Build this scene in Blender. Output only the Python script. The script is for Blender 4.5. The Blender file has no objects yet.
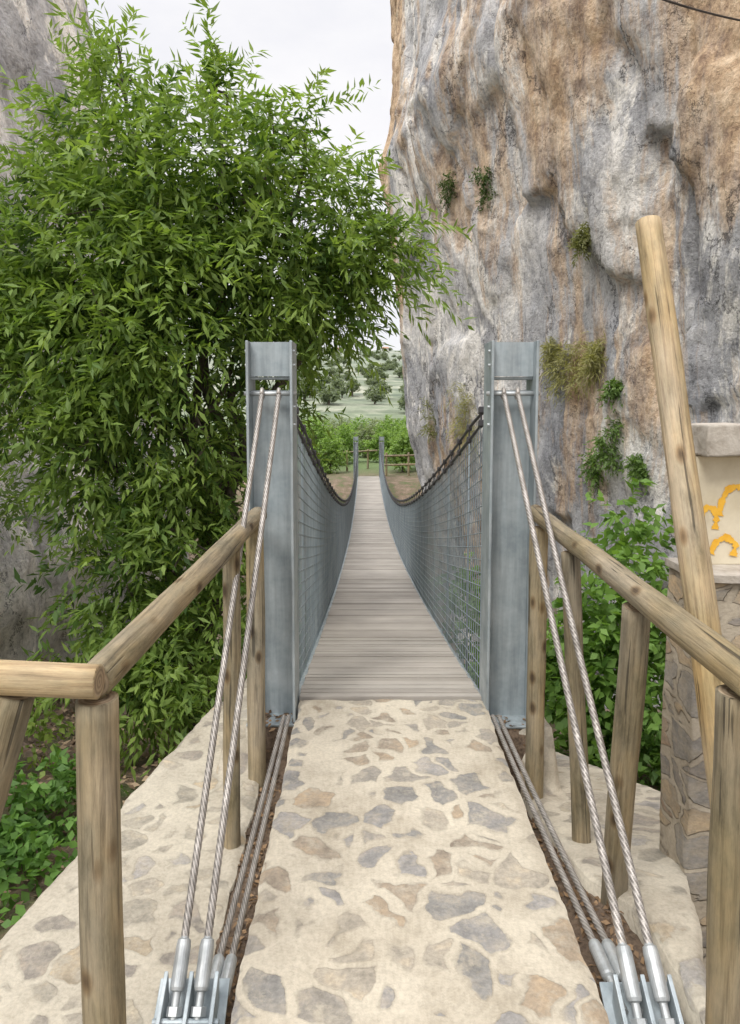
import bpy, math, random
import numpy as np
from mathutils import Vector, Matrix, noise
from mathutils.bvhtree import BVHTree
random.seed(7); rng=np.random.default_rng(7)
scene=bpy.context.scene
col=scene.collection
AX=0.128
# ------------------------------------------------ helpers
def new_obj(name,verts,faces,mats=(),smooth=False,parent=None,ploc=None,label=None,cat=None,kind=None,group=None,fmat=None,colattr=None):
    me=bpy.data.meshes.new(name)
    v=np.asarray(verts,dtype=np.float32).reshape(-1,3)
    if isinstance(faces,np.ndarray):
        nf,k=faces.shape
        me.vertices.add(len(v)); me.vertices.foreach_set("co",v.ravel())
        me.loops.add(nf*k); me.loops.foreach_set("vertex_index",faces.astype(np.int32).ravel())
        me.polygons.add(nf); me.polygons.foreach_set("loop_start",np.arange(nf,dtype=np.int32)*k)
        me.update(calc_edges=True)
    else:
        me.from_pydata([tuple(map(float,p)) for p in v],[],faces); me.update()
    for m in mats: me.materials.append(m)
    if smooth: me.polygons.foreach_set("use_smooth",[True]*len(me.polygons))
    if fmat is not None: me.polygons.foreach_set("material_index",np.asarray(fmat,dtype=np.int32))
    if colattr is not None:
        a=me.color_attributes.new("tint",'FLOAT_COLOR','POINT')
        a.data.foreach_set("color",np.asarray(colattr,dtype=np.float32).ravel())
    o=bpy.data.objects.new(name,me); col.objects.link(o)
    meta(o,label,cat,kind,group)
    if parent is not None: attach(o,parent)
    return o
def meta(o,label=None,cat=None,kind=None,group=None):
    if label:o["label"]=label
    if cat:o["category"]=cat
    if kind:o["kind"]=kind
    if group:o["group"]=group
def attach(o,p):
    o.parent=p; o.matrix_parent_inverse=Matrix.Translation(p.location).inverted()
def empty(name,loc,label,cat,group=None):
    e=bpy.data.objects.new(name,None); e.empty_display_size=.1; e.location=loc; col.objects.link(e); meta(e,label,cat,None,group); return e
def join(parts):
    V=[];F=[];n=0
    for v,f in parts:
        v=np.asarray(v).reshape(-1,3); V.append(v); F+= [tuple(int(i)+n for i in q) for q in f]; n+=len(v)
    return np.vstack(V),F
def box(x0,x1,y0,y1,z0,z1,b=0.0):
    if b<=0:
        v=[(x0,y0,z0),(x1,y0,z0),(x1,y1,z0),(x0,y1,z0),(x0,y0,z1),(x1,y0,z1),(x1,y1,z1),(x0,y1,z1)]
        return np.array(v),[(0,3,2,1),(4,5,6,7),(0,1,5,4),(1,2,6,5),(2,3,7,6),(3,0,4,7)]
    import bmesh
    bm=bmesh.new(); v,f=box(x0,x1,y0,y1,z0,z1)
    vs=[bm.verts.new(p) for p in v]
    for q in f: bm.faces.new([vs[i] for i in q])
    bmesh.ops.bevel(bm,geom=bm.edges[:],offset=b,segments=2,affect='EDGES',profile=.5)
    bm.verts.index_update()
    V=np.array([p.co[:] for p in bm.verts]); F=[tuple(q.index for q in p.verts) for p in bm.faces]; bm.free(); return V,F
def sweep(pts,rad,n=8,lobes=0,pitch=.12,cap=True):
    pts=np.asarray(pts,float); m=len(pts); rad=np.broadcast_to(np.asarray(rad,float),(m,))
    T=np.gradient(pts,axis=0); T/=np.linalg.norm(T,axis=1)[:,None]+1e-12
    ref=np.array([0.,0,1]) if abs(T[0][2])<.9 else np.array([1.,0,0])
    A=np.cross(T,ref); A/=np.linalg.norm(A,axis=1)[:,None]; B=np.cross(T,A)
    s=np.concatenate([[0],np.cumsum(np.linalg.norm(np.diff(pts,axis=0),axis=1))])
    th=np.linspace(0,2*np.pi,n,endpoint=False)
    R=rad[:,None]*np.ones(n)[None]
    ang=np.broadcast_to(th,(m,n)).copy()
    if lobes:
        ph=th[None]+2*np.pi*s[:,None]/pitch
        R=R*(0.66+.38*np.abs(np.cos(lobes*ph/2))**.6)
    V=pts[:,None]+R[...,None]*(np.cos(ang)[...,None]*A[:,None]+np.sin(ang)[...,None]*B[:,None])
    F=[]
    for i in range(m-1):
        for j in range(n):
            k=(j+1)%n; F.append((i*n+j,i*n+k,(i+1)*n+k,(i+1)*n+j))
    if cap: F.append(tuple(range(n))[::-1]); F.append(tuple((m-1)*n+j for j in range(n)))
    return V.reshape(-1,3),F
def lin(p,q,n): 
    t=np.linspace(0,1,n)[:,None]; return np.array(p)[None]*(1-t)+np.array(q)[None]*t
# ------------------------------------------------ material helpers
def M(name):
    m=bpy.data.materials.new(name); m.use_nodes=True; nt=m.node_tree
    b=nt.nodes["Principled BSDF"]; b.inputs["Roughness"].default_value=.8
    return m,nt,b
def nd(nt,t,ins=None,**kw):
    n=nt.nodes.new(t)
    for k,v in kw.items(): setattr(n,k,v)
    if ins:
        for k,v in ins.items():
            if isinstance(v,bpy.types.NodeSocket): nt.links.new(v,n.inputs[k])
            else: n.inputs[k].default_value=v
    return n
def ramp(nt,fac,stops,interp='LINEAR'):
    r=nt.nodes.new('ShaderNodeValToRGB'); r.color_ramp.interpolation=interp
    e=r.color_ramp.elements
    while len(e)>1: e.remove(e[-1])
    e[0].position=stops[0][0]; c=stops[0][1]; e[0].color=(*c,1) if len(c)==3 else c
    for p,c in stops[1:]:
        x=e.new(p); x.color=(*c,1) if len(c)==3 else c
    nt.links.new(fac,r.inputs[0]); return r.outputs[0]
def mix(nt,f,a,b,bt='MIX'):
    n=nt.nodes.new('ShaderNodeMix'); n.data_type='RGBA'; n.blend_type=bt
    for s,v in ((n.inputs[0],f),(n.inputs[6],a),(n.inputs[7],b)):
        if isinstance(v,bpy.types.NodeSocket): nt.links.new(v,s)
        else: s.default_value=v if not isinstance(v,tuple) else ((*v,1) if len(v)==3 else v)
    return n.outputs[2]
def math_(nt,op,a,b=0.,c=None,clamp=False):
    n=nt.nodes.new('ShaderNodeMath'); n.operation=op; n.use_clamp=clamp
    for s,v in zip(n.inputs,(a,b,c)):
        if v is None: continue
        if isinstance(v,bpy.types.NodeSocket): nt.links.new(v,s)
        else: s.default_value=v
    return n.outputs[0]
def coords(nt,scale=(1,1,1),which="Object"):
    t=nt.nodes.new('ShaderNodeTexCoord'); mp=nd(nt,'ShaderNodeMapping',{"Vector":t.outputs[which],"Scale":scale}); return mp.outputs[0]
def noise_(nt,v,scale,detail=6,rough=.55,dist=0.):
    return nd(nt,'ShaderNodeTexNoise',{"Vector":v,"Scale":scale,"Detail":detail,"Roughness":rough,"Distortion":dist})
def bump(nt,b,h,strength=.5,dist=.02,prev=None):
    ins={"Height":h,"Strength":strength,"Distance":dist}
    if prev is not None: ins["Normal"]=prev
    n=nd(nt,'ShaderNodeBump',ins)
    nt.links.new(n.outputs[0],b.inputs["Normal"]); return n.outputs[0]
G=lambda g:(g,g,g)
# masonry (irregular stones in lime mortar)
def masonry(name,scale,mortar,tmin,tmax,stones,seed=0.,smear=.54,relief=.12,stretch=(1,1,1)):
    m,nt,b=M(name); c=coords(nt,stretch)
    c=nd(nt,'ShaderNodeMapping',{"Vector":c,"Location":(seed,seed*.7,seed*.3)}).outputs[0]
    w=noise_(nt,c,5.5,2,.5)
    off=nd(nt,'ShaderNodeVectorMath',{0:w.outputs["Color"],1:(.5,.5,.5)},operation='SUBTRACT').outputs[0]
    off=nd(nt,'ShaderNodeVectorMath',{0:off,"Scale":.17},operation='SCALE').outputs[0]
    cc=nd(nt,'ShaderNodeVectorMath',{0:c,1:off},operation='ADD').outputs[0]
    w2=noise_(nt,c,34,3,.6)
    off2=nd(nt,'ShaderNodeVectorMath',{0:w2.outputs["Color"],1:(.5,.5,.5)},operation='SUBTRACT').outputs[0]
    off2=nd(nt,'ShaderNodeVectorMath',{0:off2,"Scale":.018},operation='SCALE').outputs[0]
    cc=nd(nt,'ShaderNodeVectorMath',{0:cc,1:off2},operation='ADD').outputs[0]
    e=nd(nt,'ShaderNodeTexVoronoi',{"Vector":cc,"Scale":scale,"Randomness":1.},feature='DISTANCE_TO_EDGE')
    f=nd(nt,'ShaderNodeTexVoronoi',{"Vector":cc,"Scale":scale,"Randomness":1.},feature='F1')
    sp=nd(nt,'ShaderNodeSeparateColor',{0:f.outputs["Color"]})
    thr=math_(nt,'MULTIPLY_ADD',sp.outputs[1],tmax-tmin,tmin)
    d=math_(nt,'SUBTRACT',e.outputs["Distance"],thr)
    d=math_(nt,'SUBTRACT',d,math_(nt,'MULTIPLY',math_(nt,'MAXIMUM',math_(nt,'SUBTRACT',f.outputs["Distance"],.6),0.),.4))
    mask=nd(nt,'ShaderNodeMapRange',{0:d,1:0.,2:.03,3:0.,4:1.},interpolation_type='SMOOTHSTEP').outputs[0]
    st=ramp(nt,sp.outputs[0],stones,'CONSTANT')
    big=noise_(nt,c,9,5,.65); fine=noise_(nt,c,70,4,.7)
    st=mix(nt,.85,st,ramp(nt,big.outputs[0],[(.3,G(.55)),(.5,G(.95)),(.7,(1.4,1.3,1.15))]),'MULTIPLY')
    st=mix(nt,.5,st,ramp(nt,fine.outputs[0],[(.3,G(.55)),(.7,G(1.35))]),'MULTIPLY')
    mo=mix(nt,1.,(*mortar,1),ramp(nt,noise_(nt,c,2.2,7,.72).outputs[0],[(.3,(.60,.57,.52)),(.44,(.86,.84,.82)),(.55,(1.,.99,.98)),(.7,(1.15,1.14,1.12))]),'MULTIPLY')
    mo=mix(nt,.4,mo,ramp(nt,fine.outputs[0],[(.3,G(.55)),(.6,G(1.15))]),'MULTIPLY')
    ring=nd(nt,'ShaderNodeMapRange',{0:d,1:-.05,2:0.,3:1.,4:.80}).outputs[0]
    mo=mix(nt,1.,mo,nd(nt,'ShaderNodeCombineColor',{0:ring,1:ring,2:ring}).outputs[0],'MULTIPLY')
    sm=ramp(nt,noise_(nt,c,11,6,.75).outputs[0],[(smear-.05,G(0)),(smear+.10,G(.85))])
    mk=math_(nt,'MULTIPLY',mask,math_(nt,'SUBTRACT',1.,sm))
    fin=mix(nt,mk,mo,st)
    nt.links.new(fin,b.inputs["Base Color"]); b.inputs["Roughness"].default_value=.85
    h=math_(nt,'ADD',math_(nt,'MULTIPLY',mask,relief),math_(nt,'MULTIPLY',big.outputs[0],.8))
    n1=bump(nt,b,h,.9,.010); bump(nt,b,fine.outputs[0],.45,.004,n1)
    return m
STN=[(0.,(.25,.24,.22)),(.17,(.30,.275,.235)),(.33,(.35,.28,.20)),(.43,(.26,.25,.235)),(.6,(.37,.33,.265)),(.74,(.30,.25,.19)),(.86,(.31,.295,.275))]
m_path=masonry("path_masonry",7.2,(.50,.455,.365),.03,.24,STN,smear=.54)
m_side=masonry("platform_masonry",6.4,(.50,.46,.375),.03,.24,[(0.,(.35,.32,.26)),(.3,(.41,.37,.30)),(.5,(.30,.27,.23)),(.7,(.41,.345,.25)),(.9,(.36,.34,.31))],seed=3.1,smear=.52)
m_wall=masonry("pillar_masonry",7.0,(.43,.38,.30),.03,.14,[(0.,(.24,.22,.20)),(.25,(.40,.32,.22)),(.5,(.29,.27,.24)),(.7,(.44,.35,.24)),(.85,(.33,.25,.18))],seed=7.7,smear=.52,relief=1.4,stretch=(.8,.8,1.35))
# wood
def wood(name,a,bb,cc_):
    m,nt,b=M(name); t=nt.nodes.new('ShaderNodeTexCoord'); oi=nt.nodes.new('ShaderNodeObjectInfo')
    rv=nd(nt,'ShaderNodeVectorMath',{0:t.outputs["Object"],1:nd(nt,'ShaderNodeCombineXYZ',{0:math_(nt,'MULTIPLY',oi.outputs["Random"],9.),2:math_(nt,'MULTIPLY',oi.outputs["Random"],17.)}).outputs[0]},operation='ADD').outputs[0]
    v=nd(nt,'ShaderNodeMapping',{"Vector":rv,"Scale":(60,60,2.2)}).outputs[0]
    v2=nd(nt,'ShaderNodeMapping',{"Vector":rv,"Scale":(10,10,3.)}).outputs[0]
    g=noise_(nt,v,1.,7,.75,.5); br=noise_(nt,v2,1.,6,.72)
    c1=ramp(nt,g.outputs[0],[(.32,cc_),(.43,a),(.56,bb),(.68,a)])
    c1=mix(nt,.95,c1,ramp(nt,br.outputs[0],[(.32,(.42,.45,.43)),(.44,(.78,.82,.82)),(.56,(1.03,1.03,1.)),(.68,(1.3,1.26,1.18))]),'MULTIPLY')
    hs=nd(nt,'ShaderNodeHueSaturation',{"Color":c1,"Saturation":ramp(nt,noise_(nt,v2,.6,3).outputs[0],[(.35,G(.7)),(.65,G(1.05))]),"Value":math_(nt,'MULTIPLY_ADD',oi.outputs["Random"],.3,.84)}); c1=hs.outputs[0]
    kn=nd(nt,'ShaderNodeTexVoronoi',{"Vector":nd(nt,'ShaderNodeMapping',{"Vector":rv,"Scale":(10,10,5.)}).outputs[0],"Scale":1.})
    kk=ramp(nt,kn.outputs["Distance"],[(.08,(.2,.14,.09)),(.14,(.62,.52,.42)),(.22,(1,1,1))])
    c1=mix(nt,.9,c1,kk,'MULTIPLY')
    cr=nd(nt,'ShaderNodeMapping',{"Vector":rv,"Scale":(50,50,1.5)}).outputs[0]
    ck=ramp(nt,noise_(nt,cr,1.,2,.5,.3).outputs[0],[(.0,G(0.12)),(.325,G(.2)),(.35,G(1))])
    c1=mix(nt,.8,c1,ck,'MULTIPLY')
    nt.links.new(c1,b.inputs["Base Color"]); b.inputs["Roughness"].default_value=.75
    n=bump(nt,b,g.outputs[0],.8,.005); bump(nt,b,ck,.6,.007,n)
    return m
m_wood=wood("weathered_round_timber",(.235,.18,.10),(.335,.265,.155),(.115,.088,.05))
m_wood2=wood("yellowish_round_timber",(.34,.235,.115),(.44,.325,.17),(.19,.13,.065))
def endgrain():
    m,nt,b=M("cut_timber_end"); c=coords(nt)
    w=nd(nt,'ShaderNodeTexWave',{"Vector":c,"Scale":28.,"Distortion":1.5,"Detail":3.},wave_type='RINGS',rings_direction='Z')
    x=ramp(nt,w.outputs[0],[(0,(.26,.19,.12)),(1,(.42,.33,.22))])
    x=mix(nt,.7,x,ramp(nt,noise_(nt,c,30,5).outputs[0],[(.3,G(.5)),(.7,G(1.2))]),'MULTIPLY')
    nt.links.new(x,b.inputs["Base Color"]); return m
m_end=endgrain()
def steel(name,c0,c1,metal,rough,sc=6,point=False):
    m,nt,b=M(name); c=coords(nt)
    n=noise_(nt,c,sc,6,.65); n2=noise_(nt,coords(nt,(30,30,2)),1.,4,.6)
    x=ramp(nt,n.outputs[0],[(.3,c0),(.7,c1)])
    x=mix(nt,.6,x,ramp(nt,n2.outputs[0],[(.3,G(.6)),(.6,G(1.1))]),'MULTIPLY')
    if point:
        ge=nt.nodes.new('ShaderNodeNewGeometry')
        x=mix(nt,1.,x,ramp(nt,ge.outputs["Pointiness"],[(.45,G(.12)),(.5,G(.8)),(.55,G(1.3))]),'MULTIPLY')  # occlusion shade and grime painted dark in the strand grooves, ridges lightened
    nt.links.new(x,b.inputs["Base Color"]); b.inputs["Metallic"].default_value=metal
    nt.links.new(ramp(nt,n.outputs[0],[(.3,G(rough+.1)),(.7,G(rough-.08))]),b.inputs["Roughness"])
    bump(nt,b,n2.outputs[0],.08,.003); return m
m_steel=steel("galvanised_steel",(.26,.31,.335),(.45,.50,.52),.3,.5)
m_steelL=steel("bright_galvanised_steel",(.38,.41,.42),(.55,.57,.57),.5,.45,12)
m_rope=steel("steel_wire_rope",(.25,.23,.205),(.43,.40,.37),.35,.45,14,True)
m_dark=steel("dark_cable",(.045,.045,.05),(.10,.095,.10),.2,.55)
m_net=steel("net_wire",(.23,.285,.32),(.34,.39,.42),.3,.5,3)
# deck
def deckmat():
    m,nt,b=M("weathered_deck_boards"); c=coords(nt)
    t=nd(nt,'ShaderNodeSeparateXYZ',{0:c})
    idx=math_(nt,'FLOOR',math_(nt,'DIVIDE',math_(nt,'SUBTRACT',t.outputs[1],3.66),.09))
    wn=nd(nt,'ShaderNodeTexWhiteNoise',{"W":idx},noise_dimensions='1D')
    x=ramp(nt,wn.outputs["Value"],[(0,(.345,.315,.275)),(.5,(.395,.362,.32)),(1,(.43,.40,.355))])
    g=noise_(nt,coords(nt,(2.,60,60)),1.,6,.65)
    x=mix(nt,.45,x,ramp(nt,g.outputs[0],[(.3,G(.6)),(.65,G(1.2))]),'MULTIPLY')
    x=mix(nt,.5,x,ramp(nt,noise_(nt,c,2.3,5).outputs[0],[(.3,G(.7)),(.7,G(1.2))]),'MULTIPLY')
    nt.links.new(x,b.inputs["Base Color"]); bump(nt,b,g.outputs[0],.5,.004); return m
m_deck=deckmat()
def leafmat(name,tr=.35,rough=.6):
    m,nt,b=M(name); a=nd(nt,'ShaderNodeVertexColor',layer_name="tint")
    nt.links.new(a.outputs[0],b.inputs["Base Color"]); b.inputs["Roughness"].default_value=rough
    tl=nd(nt,'ShaderNodeBsdfTranslucent'); cc=mix(nt,1.,a.outputs[0],(1.35,1.4,.7),'MULTIPLY'); nt.links.new(cc,tl.inputs[0])
    mx=nd(nt,'ShaderNodeMixShader',{0:tr,1:b.outputs[0],2:tl.outputs[0]})
    nt.links.new(mx.outputs[0],nt.nodes["Material Output"].inputs[0]); return m
m_leaf=leafmat("green_leaves",.42)
m_dry,_nt,_b=M("dry_leaves"); _nt.links.new(nd(_nt,'ShaderNodeVertexColor',layer_name="tint").outputs[0],_b.inputs["Base Color"])
def barkmat():
    m,nt,b=M("bark"); c=coords(nt,(8,8,2)); n=noise_(nt,c,2.5,6,.7)
    nt.links.new(ramp(nt,n.outputs[0],[(.3,(.04,.033,.026)),(.7,(.16,.13,.10))]),b.inputs["Base Color"]); bump(nt,b,n.outputs[0],.8,.03); return m
m_bark=barkmat()
def rockmat(name,light=1.,och=.0):
    m,nt,b=M(name); c=coords(nt); a=nd(nt,'ShaderNodeVertexColor',layer_name="tint")
    sp=nd(nt,'ShaderNodeSeparateColor',{0:a.outputs[0]})
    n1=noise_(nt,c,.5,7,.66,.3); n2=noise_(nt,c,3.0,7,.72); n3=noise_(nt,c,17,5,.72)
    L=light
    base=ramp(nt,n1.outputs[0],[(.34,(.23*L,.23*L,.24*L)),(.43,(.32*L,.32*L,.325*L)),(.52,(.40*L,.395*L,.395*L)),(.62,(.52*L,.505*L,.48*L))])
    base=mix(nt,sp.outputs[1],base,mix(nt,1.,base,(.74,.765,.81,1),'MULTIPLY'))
    st=noise_(nt,coords(nt,(1.3,1.3,.22)),1.5,8,.74,.3)
    base=mix(nt,.7,base,ramp(nt,st.outputs[0],[(.36,(.5,.5,.52)),(.45,(.93,.93,.94)),(.62,(1.12,1.1,1.07))]),'MULTIPLY')
    pp=noise_(nt,coords(nt,(1,1,.5)),.7,8,.74,.4)
    base=mix(nt,ramp(nt,pp.outputs[0],[(.52,G(0)),(.57,G(.85))]),base,(.66*L,.635*L,.59*L,1))
    oc=noise_(nt,coords(nt,(1.2,1.2,.2)),.9,8,.74,.3)
    of=math_(nt,'ADD',oc.outputs[0],math_(nt,'MULTIPLY_ADD',sp.outputs[0],.40,-.12+och))
    of=ramp(nt,of,[(.49,G(0)),(.56,G(.6)),(.68,G(.92))])
    ocol=ramp(nt,n2.outputs[0],[(.32,(.32,.19,.11)),(.5,(.52,.355,.21)),(.68,(.68,.53,.36))])
    base=mix(nt,of,base,ocol)
    base=mix(nt,.75,base,ramp(nt,n2.outputs[0],[(.36,G(.55)),(.46,G(.95)),(.66,G(1.25))]),'MULTIPLY')
    base=mix(nt,.6,base,ramp(nt,n3.outputs[0],[(.36,G(.5)),(.47,G(1.)),(.64,G(1.25))]),'MULTIPLY')
    nc=noise_(nt,c,1.3,6,.75).outputs["Color"]
    for scl,sc3,th,seedv in ((.7,(.8,.8,.3),.018,0.),(1.2,(1.,1.,.8),.012,5.)):
        wv=nd(nt,'ShaderNodeVectorMath',{0:coords(nt,sc3),1:nd(nt,'ShaderNodeVectorMath',{0:nc,"Scale":.8/scl**.5},operation='SCALE').outputs[0]},operation='ADD').outputs[0]
        vr=nd(nt,'ShaderNodeTexVoronoi',{"Vector":wv,"Scale":scl},feature='DISTANCE_TO_EDGE')
        ck=ramp(nt,vr.outputs[0],[(0,G(.15)),(th*.5,G(.45)),(th,G(1))])
        ckf=ramp(nt,noise_(nt,c,.8+seedv*.1,3).outputs[0],[(.44,G(0)),(.54,G(.9))])
        base=mix(nt,ckf,base,mix(nt,1.,base,ck,'MULTIPLY'))
    nt.links.new(base,b.inputs["Base Color"]); b.inputs["Roughness"].default_value=.92
    x=bump(nt,b,n2.outputs[0],1.,.085); x=bump(nt,b,n3.outputs[0],1.,.026,x)
    return m
m_rock=rockmat("limestone",1.22,.02); m_rock2=rockmat("pale_limestone",1.6,-.08)
def groundmat():
    m,nt,b=M("earth_and_scrub"); c=coords(nt); t=nd(nt,'ShaderNodeSeparateXYZ',{0:c})
    n=noise_(nt,c,3,7,.65); n2=noise_(nt,c,30,5,.7)
    near=ramp(nt,n.outputs[0],[(.35,(.10,.13,.045)),(.5,(.17,.13,.085)),(.65,(.27,.2,.145))])
    near=mix(nt,.6,near,ramp(nt,n2.outputs[0],[(.35,G(.4)),(.65,G(1.3))]),'MULTIPLY')
    mid=ramp(nt,n2.outputs[0],[(.35,(.06,.10,.03)),(.6,(.14,.19,.07))])
    near=mix(nt,nd(nt,'ShaderNodeMapRange',{0:t.outputs[1],1:34.,2:38.}).outputs[0],near,mid)
    f=noise_(nt,coords(nt,(.05,.03,.14)),1.,10,.8,.3)
    far=ramp(nt,f.outputs[0],[(.38,(.09,.12,.07)),(.5,(.17,.195,.13)),(.6,(.30,.30,.23))])
    dots=nd(nt,'ShaderNodeTexVoronoi',{"Vector":c,"Scale":.16})
    far=mix(nt,ramp(nt,dots.outputs[0],[(.2,G(.8)),(.36,G(0))]),far,(.08,.11,.07,1))
    terr=nd(nt,'ShaderNodeTexWave',{"Scale":.8,"Distortion":0.},bands_direction='Z')
    tz=nd(nt,'ShaderNodeVectorMath',{0:coords(nt,(.004,.004,.35)),1:noise_(nt,coords(nt,(.01,.01,.01)),1.,3).outputs["Color"]},operation='ADD').outputs[0]
    nt.links.new(tz,terr.inputs["Vector"])
    far=mix(nt,.4,far,ramp(nt,terr.outputs[0],[(.2,G(.6)),(.45,G(1.15))]),'MULTIPLY')
    far=mix(nt,nd(nt,'ShaderNodeMapRange',{0:t.outputs[1],1:120.,2:700.,3:0.,4:.45}).outputs[0],far,(.30,.33,.30,1))  # distance haze painted into the hillside colour
    fm=nd(nt,'ShaderNodeMapRange',{0:t.outputs[1],1:60.,2:120.}).outputs[0]
    nt.links.new(mix(nt,fm,near,far),b.inputs["Base Color"]); b.inputs["Roughness"].default_value=.95
    bump(nt,b,n2.outputs[0],.6,.04); return m
m_ground=groundmat()
def plain(name,c0,c1,sc=20,rough=.9,bs=.4):
    m,nt,b=M(name); c=coords(nt); n=noise_(nt,c,sc,7,.65)
    nt.links.new(ramp(nt,n.outputs[0],[(.3,c0),(.7,c1)]),b.inputs["Base Color"]); b.inputs["Roughness"].default_value=rough; bump(nt,b,n.outputs[0],bs,.01); return m
m_dirt=plain("dark_gravelly_dirt",(.06,.04,.028),(.22,.16,.11),45,.95,1.)
m_plaster=plain("cream_render",(.56,.49,.35),(.74,.67,.52),6,.85,.15)
m_conc=plain("rough_concrete",(.33,.29,.24),(.56,.52,.46),18,.9,1.)
m_yellow=plain("yellow_spray_paint",(.72,.36,.02),(.84,.50,.06),25,.5,.1)
m_white=plain("whitewash",(.6,.58,.54),(.75,.73,.7),2,.9,.1)
m_tile=plain("clay_roof",(.25,.14,.09),(.38,.22,.15),2,.9,.1)
m_glass=plain("dark_window",(.03,.035,.04),(.05,.055,.06),2,.3,.0)
# ------------------------------------------------ world and light
SEL,SAZ=math.radians(50),math.radians(-150)
w=bpy.data.worlds.new("World"); scene.world=w; w.use_nodes=True; nt=w.node_tree
bg=nt.nodes["Background"]
sky=nd(nt,'ShaderNodeTexSky',sky_type='NISHITA'); sky.sun_disc=False; sky.sun_elevation=SEL; sky.sun_rotation=SAZ
tc=nt.nodes.new('ShaderNodeTexCoord')
mp=nd(nt,'ShaderNodeMapping',{"Vector":tc.outputs["Generated"],"Scale":(1,1,2.2)})
cn=nd(nt,'ShaderNodeTexNoise',{"Vector":mp.outputs[0],"Scale":2.2,"Detail":6.,"Roughness":.6})
cm=ramp(nt,cn.outputs[0],[(.3,G(.88)),(.55,G(.99))])
cl=ramp(nt,cn.outputs[0],[(.3,(.97,.965,1.01)),(.7,(1.05,1.04,1.05))])
sz=nd(nt,'ShaderNodeSeparateXYZ',{0:tc.outputs["Generated"]})
gr=nd(nt,'ShaderNodeMapRange',{0:sz.outputs[2],1:.5,2:1.,3:6.9,4:25.5},interpolation_type='SMOOTHSTEP').outputs[0]
cl=nd(nt,'ShaderNodeVectorMath',{0:cl,"Scale":gr},operation='SCALE').outputs[0]
nt.links.new(mix(nt,cm,sky.outputs[0],cl),bg.inputs[0]); bg.inputs[1].default_value=.14
sd=bpy.data.lights.new("sun",'SUN'); sd.energy=2.1; sd.angle=math.radians(18); sd.color=(1,.96,.90)
so=bpy.data.objects.new("sun",sd); col.objects.link(so); so.location=(0,-5,20)
dirv=Vector((math.sin(SAZ)*math.cos(SEL),math.cos(SAZ)*math.cos(SEL),math.sin(SEL)))
so.rotation_euler=dirv.to_track_quat('Z','Y').to_euler()
# ------------------------------------------------ camera
cd=bpy.data.cameras.new("camera"); cam=bpy.data.objects.new("camera",cd); col.objects.link(cam)
cd.sensor_width=36; cd.lens=700/1024*36; cd.clip_start=.05; cd.clip_end=6000
cd.shift_y=-51/1024; cd.shift_x=4/1024
cam.location=(0,0,1.6); cam.rotation_euler=(math.radians(85),0,0); scene.camera=cam
scene.view_settings.view_transform='Standard'; scene.view_settings.look='None'; scene.view_settings.exposure=0
def sight(px,py):
    a=(461-py)/700; b=(px-366)/700; th=math.radians(5)
    return Vector((b,math.cos(th)+a*math.sin(th),a*math.cos(th)-math.sin(th))).normalized()
# ------------------------------------------------ ground
def ss(t): t=np.clip(t,0,1); return t*t*(3-2*t)
def hgt(x,y):
    near=-1.15-.6*ss((y-4.4)/3)
    rav=near-5.5*ss((y-7)/7)*(1-ss((y-24)/8.5))
    z=np.where(y<20,rav,np.where(y<33,-2.15-5.1*(1-ss((y-24)/8.5)),-2.15))
    z=z+.9*ss((-x-2.4)/2.2)*(y<14)
    z=z+ 1.6*ss((x-9)/6)*(y<20)
    t=np.clip((y-90)/560,0,1)
    z=z+ 50*(t*.85+.15*t*t*(3-2*t)) - 8*ss((y-700)/600) + ss((y-100)/300)*(-x*.02)
    return z
N=170
tx=np.linspace(-1,1,N); xs=2500*np.sinh(8*tx)/np.sinh(8)
ty=np.linspace(-.62,1,220); ys=8+3500*np.sinh(8*ty)/np.sinh(8)
X,Y=np.meshgrid(xs,ys); Z=hgt(X,Y)
for i in range(Z.shape[0]):
    for j in range(Z.shape[1]):
        x,y=X[i,j],Y[i,j]
        if abs(x)<1500 and y<2000:
            amp=.1+min(3.5,max(0,(y-60)*.012))
            sc=.9 if y<60 else .03
            Z[i,j]+=amp*noise.noise(Vector((x*sc,y*sc,.3)))
V=np.stack([X,Y,Z],-1).reshape(-1,3); nx=N
ii=np.arange(219)[:,None]*nx+np.arange(nx-1)[None]
F=np.stack([ii,ii+1,ii+nx+1,ii+nx],-1).reshape(-1,4)
new_obj("ground",V,F,[m_ground],True,label="earth and scrub ground falling into a ravine",kind="structure")
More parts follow.
